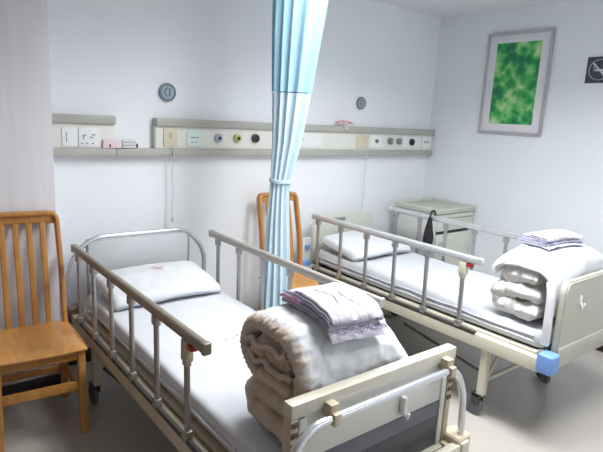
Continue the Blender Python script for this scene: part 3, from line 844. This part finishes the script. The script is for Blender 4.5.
# papers on the ledge and ribbon on the panel
pp = thing('paper_packet', 'pink and grey folded papers lying on the ledge between the service panels', 'papers', (1.215, YF-.005, 1.397))
MB().box((.0-.10, -.012, -.001), (.018, .003, .052), .004).build('pink_sheet', M['pinkpaper'], pp)
MB().box((.022, -.016, -.001), (.125, .02, .016), .004).box((.022, -.014, .018), (.12, .02, .034), .004).box((.022, -.012, .036), (.115, .02, .050), .004).build('grey_fold', M['greypaper'], pp)
MB().box((-.062, -.016, .006), (-.052, -.0115, .022), .001).build('clip', M['black'], pp)
MB().box((.112, -.0205, .004), (.122, -.0155, .028), .001).build('clip', M['black'], pp)
pp.location.z += .0015
rb = thing('pink_ribbon', 'crumpled pink ribbon lying on the long panel top below the slate disc', 'ribbon', (3.16, YF+.01, 1.618))
MB().sweep([(-.085, -.02, .008), (-.05, -.026, .020), (0, -.02, .026), (.04, -.028, .016), (.085, -.03, .006)], rrect(.05, .008, .003)).build('loop', M['pinktape'], rb)
MB().sweep([(-.02, -.03, .014), (-.01, -.060, .002), (-.015, -.064, -.05)], rrect(.05, .004, .0015), up=(1, 0, 0)).build('tail', M['pinkpaper'], rb)

# ------------------------------------------------------------------ picture and sign on the right wall
pic = thing('framed_picture', 'framed green leafy print with a white mount, on the right wall', 'picture', (XR, 2.625, 2.035))
HW_, HH = .302, .432
fr = MB()
for lo, hi in (((-.03, -HW_, -HH), (-.002, -HW_+.022, HH)), ((-.03, HW_-.022, -HH), (-.002, HW_, HH)), ((-.03, -HW_+.022, HH-.022), (-.002, HW_-.022, HH)), ((-.03, -HW_+.022, -HH), (-.002, HW_-.022, -HH+.022))): fr.box(lo, hi, .003)
fr.build('picture_frame', M['frame'], pic)
MB().box((-.016, -HW_+.02, -HH+.02), (-.003, HW_-.02, HH-.02), .001).build('mount', M['mount'], pic)
MB().box((-.0175, -.208, -.345), (-.0155, .205, .345), 0).build('print', M['art'], pic, None)
sg = thing('no_smoking_sign', 'square dark no-smoking sign on the right wall, at the picture edge', 'sign', (XR, 1.935, 2.128))
MB().box((-.008, -.098, -.098), (-.001, .098, .098), .002).build('sign_plate', M['navy'], sg)
ring = [(-.0095, .075*math.cos(2*PI*i/48), .075*math.sin(2*PI*i/48)) for i in range(49)]
MB().sweep(ring, rrect(.003, .014, .001), up=(1, 0, 0), cap=False).box((-.0105, -.07, -.0065), (-.0075, .07, .0065), .001, rot=Matrix.Rotation(math.radians(45), 4, 'X')).build('prohibition_ring', M['signwhite'], sg)
MB().box((-.0098, -.044, -.010), (-.0078, .030, .006), .001).box((-.0098, .034, -.010), (-.0078, .040, .006), .001).tube([(-.009, .036, .012), (-.009, .046, .020), (-.009, .036, .030), (-.009, .044, .040)], .003, 6, up=(1, 0, 0)).build('cigarette', M['signwhite'], sg)

# ------------------------------------------------------------------ bedside cabinet
cab = thing('bedside_cabinet', 'cream metal bedside cabinet with drawers, in the corner beyond the far bed', 'cabinet', (4.085, 3.10, ZF), .02)
W, D, H = .275, .245, .975
cb = MB()
cb.box((-W+.018, D-.018, .07), (W-.018, D, H-.05), .003)
cb.box((W-.018, -D+.02, .07), (W, D, H-.05), .003); cb.box((-W+.018, -D+.024, .07), (W-.018, D-.018, .09), .002)
cb.box((-W+.018, -D+.05, .45), (W-.018, D-.018, .47), .002)
cb.build('carcass', M['cabinet'], cab)
MB().box((-W, -D+.02, .07), (-W+.018, D, H-.05), .003).build('side_panel', M['cabinet_w'], cab)
MB().box((-W-.002, -D+.16, .30), (-W+.001, -D+.21, H-.12), .0008).build('side_groove', M['ledge'], cab)
MB().box((-W-.012, -D-.006, H-.05), (W+.012, D+.005, H-.018), .01, seg=3).build('worktop', M['cabtop'], cab)
tp = MB()
tp.box((-W-.012, D-.015, H-.02), (W+.012, D+.005, H+.004), .006); tp.box((-W-.012, -D-.006, H-.02), (-W+.006, D-.015, H+.002), .006); tp.box((W-.006, -D-.006, H-.02), (W+.012, D-.015, H+.002), .006)
tp.box((-W+.006, -D-.006, H-.02), (W-.006, -D+.010, H-.004), .006)
tp.build('worktop_rim', M['cabinet'], cab)
MB().box((-W+.022, -D+.026, .09), (W-.022, -D+.046, H-.05), .001).build('inner_front', M['gap'], cab)
for nm, z0, z1 in (('pull_out_tray', H-.095, H-.056), ('drawer', H-.205, H-.100), ('cupboard_door', .10, H-.235)):
    d = MB().box((-W+.004, -D, z0), (W-.004, -D+.024, z1), .005).build(nm, M['cabinet'], cab)
    if nm == 'drawer': MB().box((-.11, -D-.012, z1-.03), (.11, -D+.001, z1-.018), .004).build('drawer_handle', M['cabtop'], d)
    if nm == 'cupboard_door': MB().box((-W+.05, -D-.010, z1-.09), (-W+.15, -D+.001, z1-.07), .004).build('door_handle', M['ledge'], d)
for sx in (-1, 1):
    for sy in (-1, 1):
        x, y = sx*(W-.04), sy*(D-.05)
        MB().lathe([(0, -.012), (.026, -.012), (.03, -.006), (.03, .006), (.026, .012), (0, .012)], (x, y, .03), 'X', 18).box((x-.018, y-.02, .045), (x+.018, y+.02, .072), .003).build('caster', M['tyre'], cab)
MB().lathe([(0, -.012), (.010, -.012), (.014, 0)], (-W-.0005, D-.05, H-.075), 'X', 16).build('towel_knob', M['black'], cab)

# black pouch hanging on the far rail
po = thing('hanging_pouch', 'slim black pouch hanging over the far rail in front of the cabinet', 'pouch', (3.585, 2.73, .915))
bm = MB()
bd = []
for k in range(13):
    f = k/12; z = -.02 - .255*f
    bd.append((z, .016+.036*min(1, f*1.5)*(1 if f < .92 else .93), .008+.016*math.sin(PI*min(1, f*1.05))))
t = bmesh.new(); rings = []
for z, wy, wx in bd:
    rings.append([t.verts.new((-.034 + wx*math.cos(2*PI*i/20), wy*math.sin(2*PI*i/20)*(1+.06*math.sin(i*2.1+z*40)), z)) for i in range(20)])
for A, B in zip(rings, rings[1:]):
    for i in range(20): t.faces.new((A[i], A[(i+1) % 20], B[(i+1) % 20], B[i]))
t.faces.new(rings[0]); t.faces.new(rings[-1]); bmesh.ops.recalc_face_normals(t, faces=t.faces)
bm._merge(t); bm.build('bag_body', M['cloth_bag'], po, 60)
MB().sweep(fillet([(-.032, 0, -.03), (-.030, 0, .022), (0, 0, .034), (.030, 0, .020), (.030, 0, -.04)], .02, 5), rrect(.022, .005, .002), up=(0, 1, 0)).build('strap', M['black'], po)

# ------------------------------------------------------------------ light
def ceiling_light(label, x, y, w, d, power, col, sz=None):
    root = thing('ceiling_light', label, 'lamp', (x, y, ZC), 0, 'recessed ceiling lamps')
    fr = MB()
    for lo, hi in (((-w/2-.03, -d/2-.03, -.035), (w/2+.03, -d/2, 0)), ((-w/2-.03, d/2, -.035), (w/2+.03, d/2+.03, 0)), ((-w/2-.03, -d/2, -.035), (-w/2, d/2, 0)), ((w/2, -d/2, -.035), (w/2+.03, d/2, 0))): fr.box(lo, hi, .003)
    fr.build('lamp_frame', M['lampbody'], root)
    em = bpy.data.materials.new('lamp_diffuser'); em.use_nodes = True
    bsdf = em.node_tree.nodes['Principled BSDF']; bsdf.inputs['Emission Color'].default_value = (*col, 1); bsdf.inputs['Emission Strength'].default_value = 3
    MB().box((-w/2, -d/2, -.012), (w/2, d/2, -.002), .001).build('diffuser', em, root)
    l = bpy.data.lights.new('ceiling_lamp', 'AREA'); l.shape = 'RECTANGLE'; l.size = w; l.size_y = d; l.energy = power; l.color = col; l.spread = math.radians(150)
    lo = bpy.data.objects.new('lamp_light', l); C.objects.link(lo); lo.parent = root; lo.location = (0, 0, -.04)
ceiling_light('long white ceiling lamp above the aisle by the bed feet', 2.35, 1.0, .6, 1.2, 52, (.965, .985, 1))
ceiling_light('long white ceiling lamp above the aisle near the bed heads', 2.0, 1.95, .6, 1.0, 25, (.965, .985, 1))

w = bpy.data.worlds.new('sky'); bpy.context.scene.world = w; w.use_nodes = True
bg = w.node_tree.nodes['Background']; bg.inputs['Color'].default_value = (.86, .92, 1, 1); bg.inputs['Strength'].default_value = .3
# front fill added outside the unseen window behind the photographer
l = bpy.data.lights.new('added_window_fill', 'AREA'); l.shape = 'RECTANGLE'; l.size = WX1-WX0; l.size_y = WZ1-WZ0; l.energy = 20; l.color = (.88, .94, 1)
lo = bpy.data.objects.new('added_window_fill', l); C.objects.link(lo); lo.location = ((WX0+WX1)/2, YN-.14, (WZ0+WZ1)/2); lo.rotation_euler = (math.radians(90), 0, 0)

# ------------------------------------------------------------------ camera
F = 531.9
Rr = ((0.785718, -0.616382, 0.052154), (-0.082981, -0.188576, -0.978547), (0.612993, 0.764534, -0.199315))
cam = bpy.data.cameras.new('camera'); co = bpy.data.objects.new('camera', cam); C.objects.link(co)
m = Matrix.Identity(4)
for i in range(3):
    m[i][0] = Rr[0][i]; m[i][1] = -Rr[1][i]; m[i][2] = -Rr[2][i]
m[2][3] = 1.65
co.matrix_world = m
cam.sensor_fit = 'HORIZONTAL'; cam.sensor_width = 36; cam.lens = 36*F/603; cam.clip_start = .02
S = bpy.context.scene; S.camera = co
S.view_settings.view_transform = 'Standard'; S.view_settings.look = 'None'; S.view_settings.gamma = 1; S.view_settings.exposure = 0.13
try:
    S.cycles.use_denoising = True; S.cycles.max_bounces = 10; S.cycles.diffuse_bounces = 5
except Exception: pass
